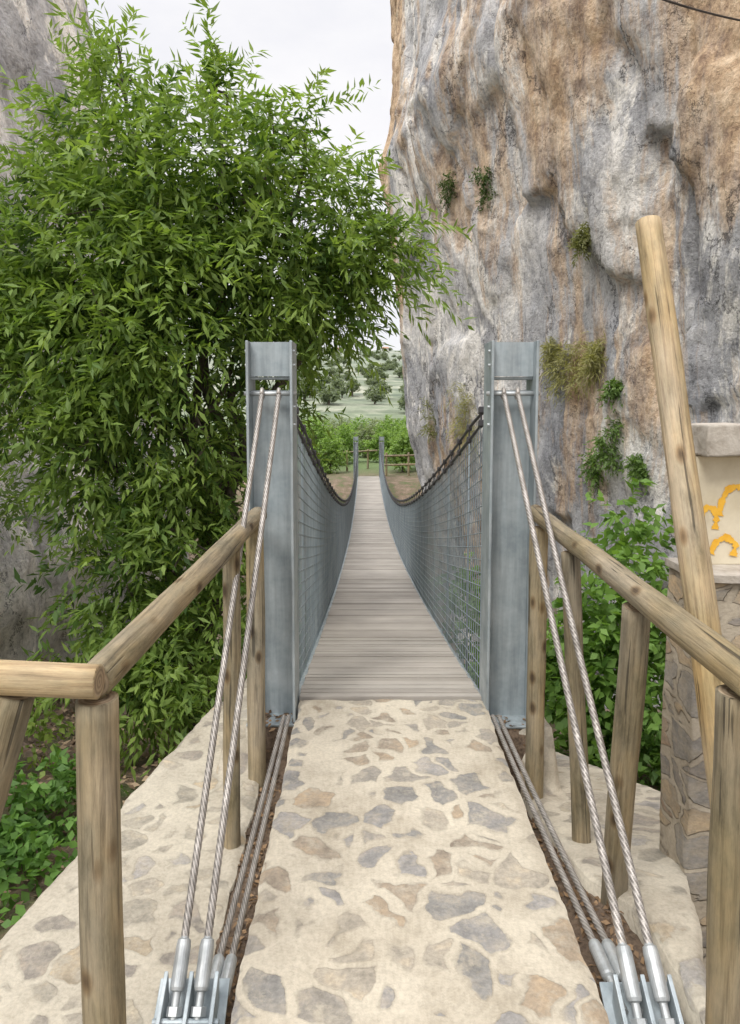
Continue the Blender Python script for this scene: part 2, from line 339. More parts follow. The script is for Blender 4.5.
# ------------------------------------------------ masonry slabs
def slab(name,xl,xr,y0,y1,zt,zb,mat,step=.03,rnd=.025,**kw):
    ny=int((y1-y0)/step)+1; ysv=np.linspace(y0,y1,ny)
    wmax=max(xr(y)-xl(y) for y in ysv); nxs=int(wmax/step)+1
    P=np.zeros((ny,nxs+4,3))
    for i,y in enumerate(ysv):
        a,b=xl(y),xr(y)
        a+=.010*noise.noise(Vector((y*6,a,1)))+.006*noise.noise(Vector((y*19,a,1))); b+=.010*noise.noise(Vector((y*6,b,5)))+.006*noise.noise(Vector((y*19,b,5)))
        rowx=np.concatenate([[a,a],np.linspace(a+.0,b,nxs),[b,b]])
        for j,x in enumerate(rowx):
            z=zt(x,y)+.009*noise.noise(Vector((x*5,y*5,0)))+.005*noise.noise(Vector((x*17,y*17,2)))
            e=min(abs(x-a),abs(x-b),abs(y-y0)+0,abs(y1-y))
            z-=rnd*max(0,1-e/(rnd*1.6+1e-6))**2
            if j==0 or j==len(rowx)-1: z=zb
            P[i,j]=(x,y,z)
    nn=nxs+4
    F=[]
    for i in range(ny-1):
        for j in range(nn-1): F.append((i*nn+j,i*nn+j+1,(i+1)*nn+j+1,(i+1)*nn+j))
    V=P.reshape(-1,3)
    extra=[]; n0=len(V)
    for j in range(nn): extra.append((V[j][0],V[j][1],zb))
    for j in range(nn): q=V[(ny-1)*nn+j]; extra.append((q[0],q[1],zb))
    for j in range(nn-1):
        F.append((n0+j,n0+j+1,j+1,j)); a=(ny-1)*nn+j; F.append((a,a+1,n0+nn+j+1,n0+nn+j))
    V=np.vstack([V,extra])
    return new_obj(name,V,F,[mat],True,**kw)
slab("path",lambda y:-.355,lambda y:.632,-1.5,3.645,lambda x,y:0.,-1.6,m_path,.025,.014,label="footpath of irregular stones set in pale mortar",kind="structure")
lift=lambda y:float(ss((y-3.44)/.05))
slab("pavement",lambda y:-1.72+.18*min(y,4.4) if y>0 else -1.72,lambda y:-.53+.02*noise.noise(Vector((y*3,0,0))),-1.5,4.3,lambda x,y:-.30+.012*noise.noise(Vector((x*3,y*3,9)))+.22*lift(y)*float(ss((x+.78)/.06)),-1.6,m_side,.025,.016,label="low stone-paved ledge beside the footpath",kind="structure")
def zr(x,y):
    z=-.03-.29*max(0,y-2.1)
    return z+(-.09-z)*lift(y)*float(ss((1.02-x)/.06))
slab("pavement",lambda y:.80+.09*float(ss((2.5-y)/.4))+.02*noise.noise(Vector((y*3,4,0))),lambda y:float(np.interp(y,[1.75,2.42,3.3,4.6],[.94,1.17,1.62,1.2])),-1.5,4.6,zr,-1.7,m_side,.03,.016,label="sloping stone-paved ledge beside the footpath",kind="structure")
def zdl(x,y): return -.33+.02*noise.noise(Vector((x*20,y*20,1)))+.25*lift(y)
def zdr(x,y):
    z=-.14-.29*max(0,y-2.25)+.02*noise.noise(Vector((x*20,y*20,1))); return z+(-.09-z)*lift(y)
for s in (0,1):
    xa,xb=(-.56,-.34) if s==0 else (.62,.91)
    slab("dirt_strip",lambda y:xa,lambda y:xb,-1.5,3.66,zdl if s==0 else zdr,-1.6,m_dirt,.02,.0,label="dirt channel holding the anchor cables",kind="structure")
# ------------------------------------------------ leaves
def unit(a): return a/(np.linalg.norm(a,axis=1)[:,None]+1e-9)
def leaves(P,D,L,W,colr,fold=.15):
    n=len(P); D=unit(D); R=unit(np.cross(D,unit(rng.normal(size=(n,3))*.6+np.array([0,0,1.])))); U=np.cross(R,D)
    L=L[:,None];W=W[:,None]
    v0=P; v1=P+D*L*.42+R*W+U*W*fold; v2=P+D*L-U*L*.12; v3=P+D*L*.42-R*W+U*W*fold
    V=np.stack([v0,v1,v2,v3],1).reshape(-1,3)
    F=np.arange(4*n).reshape(-1,4); C=np.repeat(np.c_[colr,np.ones(n)],4,axis=0)
    return V,F,C
def cloud(blobs,ntwig,nleaf,tl,L,W,c0,c1,droop=.3,shell=.5,up=.2,flat=1.,clump=0.,cut=-.13):
    B=np.array(blobs,float); wt=B[:,3]**2.4; wt/=wt.sum()
    k=rng.choice(len(B),ntwig,p=wt); d=unit(rng.normal(size=(ntwig,3)))
    rr=B[k,3]*(shell+(1-shell)*rng.random(ntwig))*rng.uniform(.75,1.12,ntwig)
    O=B[k,:3]+d*rr[:,None]*np.array([1,1,flat])
    if clump>0:
        keep=np.array([noise.noise(Vector(o)*clump)+.3*noise.noise(Vector(o)*clump*2.7)>cut for o in O]); O=O[keep]; d=d[keep]; k=k[keep]; ntwig=len(O)
    td=unit(d+rng.normal(size=(ntwig,3))*.6+np.array([0,0,up]))
    ln=tl*rng.uniform(.6,1.3,ntwig)
    t=np.tile(np.linspace(.05,1,nleaf),ntwig); I=np.repeat(np.arange(ntwig),nleaf)
    P=O[I]+td[I]*(ln[I]*t)[:,None]; P[:,2]-=droop*ln[I]*t**2
    side=unit(np.cross(td[I],rng.normal(size=(len(I),3))))
    D=td[I]*.7+side*.8+np.array([0,0,-droop])
    tw=rng.random(ntwig)[I]; lf=rng.random(len(I)); q=np.clip(.55*tw+.45*lf,0,1)[:,None]
    C=np.array(c0)*(1-q)+np.array(c1)*q
    return leaves(P,D,L*rng.uniform(.7,1.2,len(I)),W*rng.uniform(.8,1.2,len(I)),C)
def mergeL(a,b):
    return np.vstack([a[0],b[0]]),np.vstack([a[1],b[1]+len(a[0])]),np.vstack([a[2],b[2]])
# main tree
blobs=[(-2.55,6,2.95,.78),(-1.79,5.8,3.2,.88),(-1.0,5.9,3.2,.72),(-.36,6,2.92,.5),(.14,6.,2.9,.26),(-2.5,5.9,1.93,.76),(-1.7,5.7,2.26,.92),(-.9,5.9,2.6,.6),(-.28,6,2.4,.33),
(-2.1,5.6,1.19,.6),(-1.5,5.6,1.35,.52),(-1.95,5.4,.27,.5),(-1.5,5.5,.44,.44),(-1.9,5.3,-.4,.45),(-1.55,5.3,-.65,.38),(-1.2,5.6,-.1,.3),(-1.1,5.8,.7,.35),(-2.95,5.8,3.1,.35),(-1.17,5.9,4.0,.24),(-1.95,5.9,4.15,.24),(-.62,5.9,3.75,.24),(-3.1,5.5,2.3,.45),(-1.0,6.3,1.6,.42),(-.75,6.4,2.0,.35)]
tree=empty("willow_tree",(-1.65,6.4,-1.7),"tall leafy green tree with narrow leaves beside the footbridge","tree")
lc0,lc1=(.095,.175,.035),(.30,.42,.095)
a=cloud(blobs,6300,12,.36,.115,.015,lc0,lc1,droop=.5,shell=.6,up=.3,clump=1.5,cut=-.08)
b_=cloud(blobs,900,11,.30,.12,.016,(.035,.08,.015),(.11,.2,.04),droop=.3,shell=.1,up=.1)  # inner leaves tinted darker, crown's interior shade put into their colour
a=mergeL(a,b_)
top=[b for b in blobs if b[2]>1.5]
b_=cloud(top,330,20,.70,.115,.0135,lc0,lc1,droop=.3,shell=.95,up=.75)
a=mergeL(a,b_)
b_=cloud([(.22,6.,2.95,.2),(.05,6,2.7,.25),(-.2,5.9,3.3,.25)],60,18,.42,.11,.0135,lc0,lc1,droop=.45,shell=.3,up=.3)
a=mergeL(a,b_)
b_=cloud([(-1.95,5.9,4.3,.12),(-2.15,5.9,4.1,.15),(-1.2,5.9,4.15,.1)],26,22,.6,.115,.0135,lc0,lc1,droop=.15,shell=.3,up=1.6)
a=mergeL(a,b_)
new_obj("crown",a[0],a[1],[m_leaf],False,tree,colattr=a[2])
def limb(p0,p1,r0,r1,wob=.12,n=14,sd=0):
    P=lin(p0,p1,n)
    for i in range(1,n-1):
        v=noise.noise_vector(Vector((P[i][0]*1.3+sd,P[i][1],P[i][2]*1.3))); P[i]+=np.array(v)*wob
    return sweep(P,np.linspace(r0,r1,n),8)
parts=[]
base=(-1.65,6.4,-2.0)
for k,(fork) in enumerate([(-1.75,6.2,.1),(-1.35,6.3,.3)]):
    parts.append(limb(base,fork,.13,.1,.1,sd=k))
tg=[(-2.5,6,2.9),(-1.8,5.9,3.9),(-.9,6,3.5),(-.3,6.05,2.9),(-2.5,5.9,1.9),(-1.7,5.8,2.6),(-.85,6,2.5),(-1.2,5.9,4.2),(-2,5.9,4.5),(-.5,6,3.8)]
for k,t in enumerate(tg):
    f=(-1.75,6.2,.1) if k%2==0 else (-1.35,6.3,.3)
    parts.append(limb(f,t,.06,.012,.3,18,sd=k*3))
for k in range(80):
    bb=blobs[rng.integers(len(blobs))]; c=np.array(bb[:3]); s=c+rng.normal(size=3)*bb[3]*.2; e=c+unit(rng.normal(size=(1,3)))[0]*bb[3]*.95
    parts.append(limb(s,e,.014,.004,.1,8,sd=k))
v,f=join(parts); new_obj("trunk",v,f,[m_bark],True,tree)
# ------------------------------------------------ cliffs
def facet(p,scale,slope,seed,sh=.16):
    q=Vector((p[0]*scale+seed,p[1]*scale,p[2]*scale*.5))
    ds,ps=noise.voronoi(q)
    c=ps[0]; h=noise.cell_vector(c*7.3+Vector((seed,0,0)))
    h=Vector((h[0]-.5,h[1]-.5,h[2]-.5)); f=min(1.,(ds[1]-ds[0])/sh); return (q-c).dot(h)*slope/scale*(.4+.6*f)
def cliff(name,pl,z0,z1,step,shift,mat,stain,label,seed=0,rough=1.):
    pl=np.array(pl,float); s=np.concatenate([[0],np.cumsum(np.linalg.norm(np.diff(pl,axis=0),axis=1))])
    n=int(s[-1]/step); t=np.linspace(0,s[-1],n); xs_=np.interp(t,s,pl[:,0]); ys_=np.interp(t,s,pl[:,1])
    kk=int(.8/step)|1; ker=np.ones(kk)/kk
    xs_=np.convolve(np.pad(xs_,kk//2,'edge'),ker,'valid'); ys_=np.convolve(np.pad(ys_,kk//2,'edge'),ker,'valid')
    T=np.gradient(np.c_[xs_,ys_],axis=0); T/=np.linalg.norm(T,axis=1)[:,None]; Nn=np.c_[-T[:,1],T[:,0]]
    nz=int((z1-z0)/step); zs=np.linspace(z0,z1,nz)
    V=np.zeros((nz,n,3)); C=np.ones((nz,n,4))
    for i,z in enumerate(zs):
        for j in range(n):
            x,y=xs_[j],ys_[j]; x2=x+shift(z,y)
            d=.16*noise.fractal(Vector((x*.2+seed,y*.2,z*.14)),1.,2.,3)
            wx=.4*noise.noise(Vector((x*.7,y*.7,z*.5+seed)))
            d+=rough*(facet((x+wx,y-wx,z+wx*2),.3,.20,seed+3)+facet((x,y+wx,z),.75,.26,seed+11,.06)+facet((x+wx*.5,y,z+wx),1.7,.26,seed+17,.05))
            d+=rough*.035*noise.fractal(Vector((x*1.7+seed,y*1.7,z*1.1)),.7,2.1,5)
            V[i,j]=(x2+Nn[j,0]*d,y+Nn[j,1]*d,z)
            C[i,j,0],C[i,j,1]=stain(x,y,z)
    ii=np.arange(nz-1)[:,None]*n+np.arange(n-1)[None]
    F=np.stack([ii,ii+1,ii+n+1,ii+n],-1).reshape(-1,4)
    o=new_obj(name,V.reshape(-1,3),F,[mat],True,label=label,kind="structure",colattr=C.reshape(-1,4))
    return o,V.reshape(-1,3),F
edge_z=[-9,-3,-1,.5,4.5,6.5,8.4,10,12,14.5,26]; edge_x=[3.2,2.2,1.65,1.3,.95,.8,.32,.64,.68,.62,1.0]
def shR(z,y):
    w=float(ss((y-6)/12.)) ; return (np.interp(z,edge_z,edge_x)-1.6)*(.35+.65*w)
def stR(x,y,z):
    n=noise.noise(Vector((x*.3,y*.3,z*.25)))
    a=.22+.5*n
    a+=.95*float(ss((10.4-y)/2.6))*float(ss((z-2.4)/2.2))
    a+=1.0*float(ss((y-20.1)/1.2))*float(ss((z-3.5)/3))
    a+=.45*float(ss((2.6-abs(y-11.6))/2.))*float(ss((z-4.6)/2.5))
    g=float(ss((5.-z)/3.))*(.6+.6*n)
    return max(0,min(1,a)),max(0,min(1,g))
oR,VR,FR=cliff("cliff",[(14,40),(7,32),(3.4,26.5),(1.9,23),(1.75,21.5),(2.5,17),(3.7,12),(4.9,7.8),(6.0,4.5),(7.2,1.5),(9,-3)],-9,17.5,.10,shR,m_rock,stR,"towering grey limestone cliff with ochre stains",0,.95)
def shL(z,y): return -.20*max(0,z-3)+.45*float(ss((1.8-z)/2))
oL,VL,FL=cliff("cliff",[(-6.5,-2),(-4.9,1),(-4.3,4),(-4.1,8),(-3.2,11),(-3.9,12.5),(-9,17),(-16,24)],-4,11.8,.15,shL,m_rock2,lambda x,y,z:(.05,0.),"pale grey rock wall behind the tree",20)
bvh=BVHTree.FromPolygons([tuple(p) for p in VR.astype(float)],[tuple(map(int,q)) for q in FR])
def oncliff(px,py):
    h=bvh.ray_cast(Vector((0,0,1.6)),sight(px,py)); return h[0]
plants=[(578,345,.5,'dry'),(598,350,.3,'dry'),(556,352,.3,'dry'),(610,432,.34,'g'),(596,462,.2,'g'),(448,182,.24,'d'),(486,180,.30,'d'),(585,232,.2,'o'),(465,400,.45,'dry'),(430,408,.3,'o'),(617,385,.14,'g'),(642,462,.16,'g')]
for px,py,r,kd in plants:
    p=oncliff(px,py)
    if p is None: continue
    dist=p.y; r=r*dist/13
    bl=[(p.x+rng.uniform(-.4,.4)*r,p.y+rng.uniform(-.5,.5)*r,p.z+(.3-.35*k)*r,r*rng.uniform(.2,.55)) for k in range(6)]
    if kd=='dry': cc=((.22,.22,.09),(.44,.42,.2)); A=cloud(bl,260,7,.3*r+.12,.15,.008,*cc,droop=.6,shell=.05,up=.5); lab="dry grass tuft rooted in the cliff face";nm="grass_tuft";ct="grass"
    elif kd=='g': cc=((.07,.13,.03),(.19,.30,.08)); A=cloud(bl,120,8,.2,.08,.016,*cc,droop=.5,shell=.05); lab="small green shrub growing from the cliff face";nm="shrub";ct="shrub"
    elif kd=='d': cc=((.04,.08,.02),(.11,.17,.05)); A=cloud(bl,110,8,.18,.08,.016,*cc,droop=.5,shell=.05); lab="small dark shrub clinging to the cliff face";nm="shrub";ct="shrub"
    else: cc=((.15,.16,.06),(.28,.29,.13)); A=cloud(bl,130,7,.16,.09,.012,*cc,droop=.4,shell=.05); lab="small olive-coloured shrub in a cliff crack";nm="shrub";ct="shrub"
    new_obj(nm,A[0],A[1],[m_leaf],False,label=lab,cat=ct,colattr=A[2],group="plants growing on the cliff face")
# ------------------------------------------------ other vegetation
def shrub(name,bl,nt_,nl,tl,L,W,c0,c1,label,cat,group=None,**kw):
    A=cloud(bl,nt_,nl,tl,L,W,c0,c1,**kw); return new_obj(name,A[0],A[1],[m_leaf],False,label=label,cat=cat,colattr=A[2],group=group)
g0,g1=(.075,.16,.03),(.23,.39,.08)
shrub("fig_shrub",[(1.85,5.3,-.1,.36),(1.65,5.2,-.5,.4),(2.1,5.3,-.5,.42),(2.12,5.5,.35,.3),(2.05,5.5,.75,.16),(1.5,5.4,-.95,.45),(2.3,5.4,-.2,.36),(1.35,5.5,-.5,.24)],560,8,.28,.10,.030,g0,g1,"broad-leaved bright green shrub below the cliff","shrub",droop=.4,shell=.35,up=.5)
shrub("shrub",[(1.4,7.6,-.8,.36),(1.5,7.2,-1.2,.45),(1.35,9,-.9,.36)],330,8,.2,.09,.026,g0,g1,"green shrub beside the bridge netting","shrub",droop=.4,shell=.3)
shrub("shrub",[(2.3,4.7,-.7,.35),(1.9,4.9,-1.0,.4)],260,8,.22,.08,.026,(.06,.13,.03),(.17,.3,.06),"low green shrub at the edge of the stone ledge","shrub",droop=.4,shell=.3)
shrub("shrub",[(-2.25,4.0,-.85,.28),(-2.5,3.8,-.9,.3),(-1.95,3.6,-1.05,.25),(-2.0,4.3,-1.,.25)],380,8,.2,.075,.022,(.06,.14,.03),(.18,.34,.07),"low leafy green plants beside the stone ledge","shrub",droop=.4,shell=.3)
shrub("shrub",[(-2.75,4.6,-.5,.2),(-2.45,4.9,-.75,.2)],90,7,.2,.06,.02,(.12,.19,.03),(.33,.44,.1),"yellow-green seedling plants under the tree","shrub",droop=.3,shell=.3)
shrub("shrub",[(-3.4,6.6,.65,.2),(-3.7,7.2,.1,.2)],80,8,.2,.07,.015,(.1,.15,.04),(.2,.3,.1),"sparse weeds on the rock ledge","shrub",droop=.3,shell=.3)
bl=[]
for k in range(90):
    x=rng.uniform(-3.6,2.4) ; y=rng.uniform(6.8,28)
    bl.append((x,y,float(hgt(np.array(x),np.array(y)))+.3,rng.uniform(.5,.9)))
A=cloud(bl,3400,8,.4,.16,.045,(.05,.11,.02),(.16,.28,.055),droop=.3,shell=.4)
new_obj("undergrowth",A[0],A[1],[m_leaf],False,label="dense green undergrowth filling the ravine",kind="stuff",colattr=A[2])
# far-side bushes and trees
farb=[(-4.2,36,-.5,1.3,0),(-2.8,39,-.2,1.4,0),(-1.9,35.6,-1.0,1.0,0),(-1.3,41,-.8,1.2,0),(1.9,36,-.9,.9,0),(2.9,38,-.2,1.4,0),(.9,42,-1.1,1.0,0),(-.1,46,-.9,1.2,2),(1.6,50,-.4,1.4,0),(-1.8,56,-.4,1.6,2),(3.8,48,1.2,1.5,0),(-5.5,46,.6,1.8,0),(0.8,66,-.2,1.7,2),(4.5,66,1.2,1.8,0),(-3.8,70,.2,1.8,2),(-6,60,.6,1.8,0),(2.4,74,.0,1.7,2),(-3.6,44,0,1.5,0),(2.6,43,0,1.3,0),(-.6,52,0,1.4,0)]
for x,y,z,r,t in farb:
    z=min(z,1.95-.033*y-r*.75)
    c=[((.14,.23,.06),(.30,.44,.12)),((.09,.17,.05),(.21,.34,.09)),((.15,.185,.11),(.29,.34,.20))][t]
    n=[(x,y,z,r*.7),(x+r*.5,y+.2,z-r*.3,r*.5),(x-r*.5,y,z-r*.25,r*.55),(x+r*.1,y-.2,z+r*.45,r*.4),(x,y-.3,(z-2.2)/2,r*.5)]
    e=empty("tree",(x,y,-2.2),["bright green small tree beyond the bridge end","green bushy tree beyond the bridge end","grey-green olive tree on the far slope"][t],"tree","trees beyond the bridge")
    A=cloud(n,480,8,.35*r*.6,.09*math.sqrt(y/20)*1.1,.03*math.sqrt(y/20),*c,droop=.2,shell=.35)
    new_obj("crown",A[0],A[1],[m_leaf],False,e,colattr=A[2])
    v,f=sweep([(x,y,-2.6),(x+.05,y,(z-2.4)/2),(x,y,z)],[.12*r,.09*r,.05*r],7); new_obj("trunk",v,f,[m_bark],True,e)
A=cloud([(0,0,2.6,1.5),(1.,.3,2.1,1.1),(-1.,.1,2.2,1.1)],130,7,.7,.5,.17,(.11,.14,.085),(.21,.25,.165),droop=.2,shell=.4)
tv,tf=sweep([(0,0,-.5),(.1,0,1),(0,0,2.4)],[.25,.18,.1],6); tf=np.array([q for q in tf if len(q)==4])
ov=np.vstack([A[0],tv]); of_=np.vstack([A[1],tf+len(A[0])]); oc=np.vstack([A[2],np.ones((len(tv),4))*.1])
proto=None
def gz(x,y): return float(hgt(np.array(float(x)),np.array(float(y))))
for k in range(190):
    y=110*(5.4)**(rng.random()**.6); x=y*rng.uniform(-.13,.09)
    if proto is None:
        proto=new_obj("olive_tree",ov,of_,[m_leaf,m_bark],False,label="small grey-green olive tree on the distant hillside",cat="tree",group="olive trees on the hillside",fmat=[0]*len(A[1])+[1]*len(tf),colattr=oc); o=proto
    else:
        o=proto.copy(); col.objects.link(o)
    o.location=(x,y,gz(x,y)-.3); s=rng.uniform(.5,.95); o.scale=(s*1.1,s,s*.9); o.rotation_euler=(0,0,rng.uniform(0,6))
for x,y,s in ((14.,520,.6),(-19.,460,.6)):
    z=gz(x,y)+.5; e=empty("rural_house",(x,y,z),"small whitewashed farmhouse on the distant hillside","house","farmhouses on the hillside")
    v,f=box(x-4*s,x+4*s,y-3,y+3,z-4,z+3.2*s); new_obj("wall",v,f,[m_white],False,e)
    h=z+3.2*s
    v=[(x-4.4*s,y-3.4,h+.02),(x+4.4*s,y-3.4,h+.02),(x+4.4*s,y+3.4,h+.02),(x-4.4*s,y+3.4,h+.02),(x-4.4*s,y,h+1.2),(x+4.4*s,y,h+1.2)]
    new_obj("roof",v,[(0,1,5,4),(2,3,4,5),(0,4,3),(1,2,5),(0,3,2,1)],[m_tile],False,e)
    for dx in (-1.4,1.4):
        v,f=box(x+dx-.3,x+dx+.3,y-3.08,y-3.02,z+.7,z+1.4); new_obj("window",v,f,[m_glass],False,e)
    v,f=box(x-.4,x+.4,y-3.08,y-3.02,z-.3,z+1.3); new_obj("door",v,f,[m_bark],False,e)
# ------------------------------------------------ bridge
Y0,Y1=3.66,33.2
def dz(y): s=(y-Y0); return -2.12*(1-(1-s/24.5)**2)
def cz(y): u=(y-Y0)/(Y1-Y0); return dz(y)+.93+.69*(2*u-1)**2
br=empty("suspension_footbridge",(AX,Y0,0),"narrow sagging suspension footbridge with wooden deck and wire netting","bridge")
parts=[];pl=.09
y=Y0
while y<Y1-.1:
    za=dz(y+.003)+.0015*rng.normal(); zb=dz(y+pl-.006)+.0015*rng.normal(); j=.003*rng.normal()
    x0,x1=AX-.495+j,AX+.495+j; a,b=y+.003,y+pl-.003
    v=[(x0,a,za-.03),(x1,a,za-.03),(x1,b,zb-.03),(x0,b,zb-.03),(x0,a+.002,za),(x1,a+.002,za),(x1,b-.002,zb),(x0,b-.002,zb)]
    parts.append((np.array(v),[(0,3,2,1),(4,5,6,7),(0,1,5,4),(1,2,6,5),(2,3,7,6),(3,0,4,7)])); y+=pl
v,f=join(parts); new_obj("deck",v,f,[m_deck],False,br)
yy=np.linspace(Y0,Y1,160)
mir=lambda x:2*AX-x
for s in (0,1):
    X_=(lambda x:x) if s==0 else mir
    P=np.c_[np.full(160,X_(-.385)),yy,dz(yy)-.05]; v,f=sweep(P,.022,8); new_obj("edge_beam",v,f,[m_steel],True,br)
    parts=[]
    for off in (0.,-.075):
        P=np.c_[np.full(160,X_(-.395)+.0*yy),yy,cz(yy)+off*np.minimum(1,.5+(yy-Y0)/1.)+0]
        P=np.vstack([[X_(-.44),3.66,1.63+off*.4],P[2:]]) ; P[1:4,0]=[X_(-.41),X_(-.40),X_(-.396)]
        parts.append(sweep(P,.0095,8))
    v,f=join(parts); new_obj("main_cable",v,f,[m_dark],True,br)
    parts=[]
    for yc in np.arange(Y0+.3,Y1-.3,.45):
        z=float(cz(yc)); x=X_(-.395)
        sl=float(cz(yc+.1)-cz(yc))/.1
        for q in (0,-.075):
            v,f=box(-.016,.016,-.02,.02,-.018,.018,.004); v[:,2]+=v[:,1]*sl; v+=np.array([x,yc,z+q]); parts.append((v,f))
        parts.append(sweep([(x,yc,z+.02),(x,yc,z-.10)],.006,6))
    v,f=join(parts); o=new_obj("cable_clamp",v,f,[m_dark],False,br); o["kind"]="stuff"
    parts=[]; xn=X_(-.405)
    NH=21
    for h in range(NH):
        t=h/(NH-1); P=np.c_[np.full(160,xn),yy,(dz(yy)-.04)*(1-t)+(cz(yy)-.08)*t]; parts.append(sweep(P,.0034,4,cap=False))
    for yv in np.arange(Y0+.05,Y1,.08):
        parts.append(sweep([(xn,yv,float(dz(yv))-.04),(xn,yv,float(cz(yv))-.08)],.0032,4,cap=False))
    v,f=join(parts); new_obj("net",v,f,[m_net],True,br)
    parts=[]
    for yv in np.arange(Y0+.9,Y1,1.1):
        parts.append(sweep([(xn-.012*(1-2*s),yv,float(dz(yv))-.08),(xn-.012*(1-2*s),yv,float(cz(yv))-.05)],.0075,6))
    v,f=join(parts); o=new_obj("hanger_rod",v,f,[m_net],True,br); o["kind"]="stuff"
parts=[]
for yv in np.arange(Y0+.3,Y1,1.1): parts.append(box(AX-.56,AX+.56,yv-.03,yv+.03,float(dz(yv))-.12,float(dz(yv))-.05))
v,f=join(parts); o=new_obj("cross_beam",v,f,[m_steel],False,br); o["kind"]="stuff"
def pylon(xo,xi,yc,zb,zt,far=False):
    t=.014; a,b=min(xo,xi),max(xo,xi); dpt=.11
    P=[box(a,a+t,yc-dpt,yc+dpt,zb,zt,.003),box(b-t,b,yc-dpt,yc+dpt,zb,zt,.003)]
    P.append(box(a+t+.001,b-t-.001,yc+.0,yc+.012,zb,zt-.245)); P.append(box(a+t+.001,b-t-.001,yc-.05,yc-.038,zt-.175,zt-.003))
    P.append(box(a+t+.001,b-t-.001,yc-.036,yc+.09,zt-.19,zt-.178))
    v,f=join(P); o=new_obj("pylon",v,f,[m_steel],False,br)
    v,f=sweep([(a-.015,yc-.06,zt-.262),(b+.015,yc-.06,zt-.262)],.012,12); c=new_obj("cable_pin",v,f,[m_steelL],True,o)
    c.matrix_parent_inverse=Matrix.Identity(4)
    bp=[]
    for zz in (zt-.05,zt-.12,zt-.33,zt-.42):
        for xx in (a-.004,b+.0):
            bp.append(sweep([(xx-.005,yc-.06,zz),(xx+.010,yc-.06,zz)],.009,6))
    v,f=join(bp); c=new_obj("bolts",v,f,[m_steelL],False,o); c["kind"]="stuff"; c.matrix_parent_inverse=Matrix.Identity(4)
    v,f=box(a-.02,b+.02,yc-.13,yc+.13,zb-.012,zb,.003); c=new_obj("base_plate",v,f,[m_steel],False,o); c.matrix_parent_inverse=Matrix.Identity(4)
pylon(-.60,-.367,3.62,-.075,1.893); pylon(.862,.625,3.62,-.085,1.893)
pylon(-.60,-.367,33.3,-2.2,-.15); pylon(.862,.625,33.3,-2.2,-.15)
def lathe(p,d,prof,n=20):
    p=np.array(p);d=np.array(d)/np.linalg.norm(d); return sweep([p+d*s for s,_ in prof],[r for _,r in prof],n)
def stay(p0,p1,r):
    p0=np.array(p0,float);p1=np.array(p1,float);d=(p1-p0)/np.linalg.norm(p1-p0)
    n=int(np.linalg.norm(p1-p0)/.005); Pt=lin(p0,p1,n); t=np.linspace(0,1,n); Pt[:,2]-=.02*4*t*(1-t)*.5
    v,f=sweep(Pt,r,36,lobes=6,pitch=.14); o=new_obj("stay_cable",v,f,[m_rope],True,br)
    prof=[(-.005,r*.9),(0,r*1.1),(.004,r*1.6),(.02,r*1.8),(.12,r*1.8),(.128,r*1.6),(.132,r*.95),(.24,r*.95)]
    A1=lathe(p1,d,prof); A2=lathe(p1,d,[(.165,r*1.7),(.166,r*1.85),(.188,r*1.85),(.189,r*1.7)],6)
    v,f=join([A1,A2]); c=new_obj("cable_socket",v,f,[m_steelL],False,o); c.matrix_parent_inverse=Matrix.Identity(4)
for s,(tops,bots,lowt,lowb) in enumerate([((-.525,-.44),(-.553,-.482),(-.425,-.40),(-.475,-.435)),((.695,.765),(.732,.808),(.655,.685),(.705,.745))]):
    for a,b in zip(tops,bots):
        stay((a,3.55,1.635),(b,2.0,-.035) if s==0 else (b,1.87,.05),.0122)
        th=np.linspace(-.6,np.pi+.4,16); P=[(a,3.56+.022*math.cos(q+2.3),1.631+.022*math.sin(q+2.3)) for q in th]
        v,f=sweep(P,.0105,10); new_obj("cable_loop",v,f,[m_rope],True,br)
    for a,b in zip(lowt,lowb):
        stay((a,3.49,-.03),(b,2.12,-.2) if s==0 else (b,2.03,-.075),.0112)
    cx=[(bots[0]+bots[1])/2+q for q in (-.075,0.,.075)]
    cy,cz_=(1.86,-.18) if s==0 else (1.74,-.085)
    parts=[]
    for x in cx:
        v,f=box(x-.006,x+.006,-.16,.08,-.06,.03,.002)
        v[:,2]+=v[:,1]*.75; v+=np.array([0,cy,cz_]); parts.append((v,f))
    v,f=box(cx[0]-.03,cx[2]+.03,-.2,.12,-.07,-.058,.002); v[:,2]+=v[:,1]*.75; v+=np.array([0,cy,cz_]); parts.append((v,f))
    parts.append(sweep([(cx[0]-.02,cy,cz_+.0),(cx[2]+.02,cy,cz_+.0)],.010,10))
    v,f=join(parts); new_obj("cable_anchor",v,f,[m_steel],False,br)
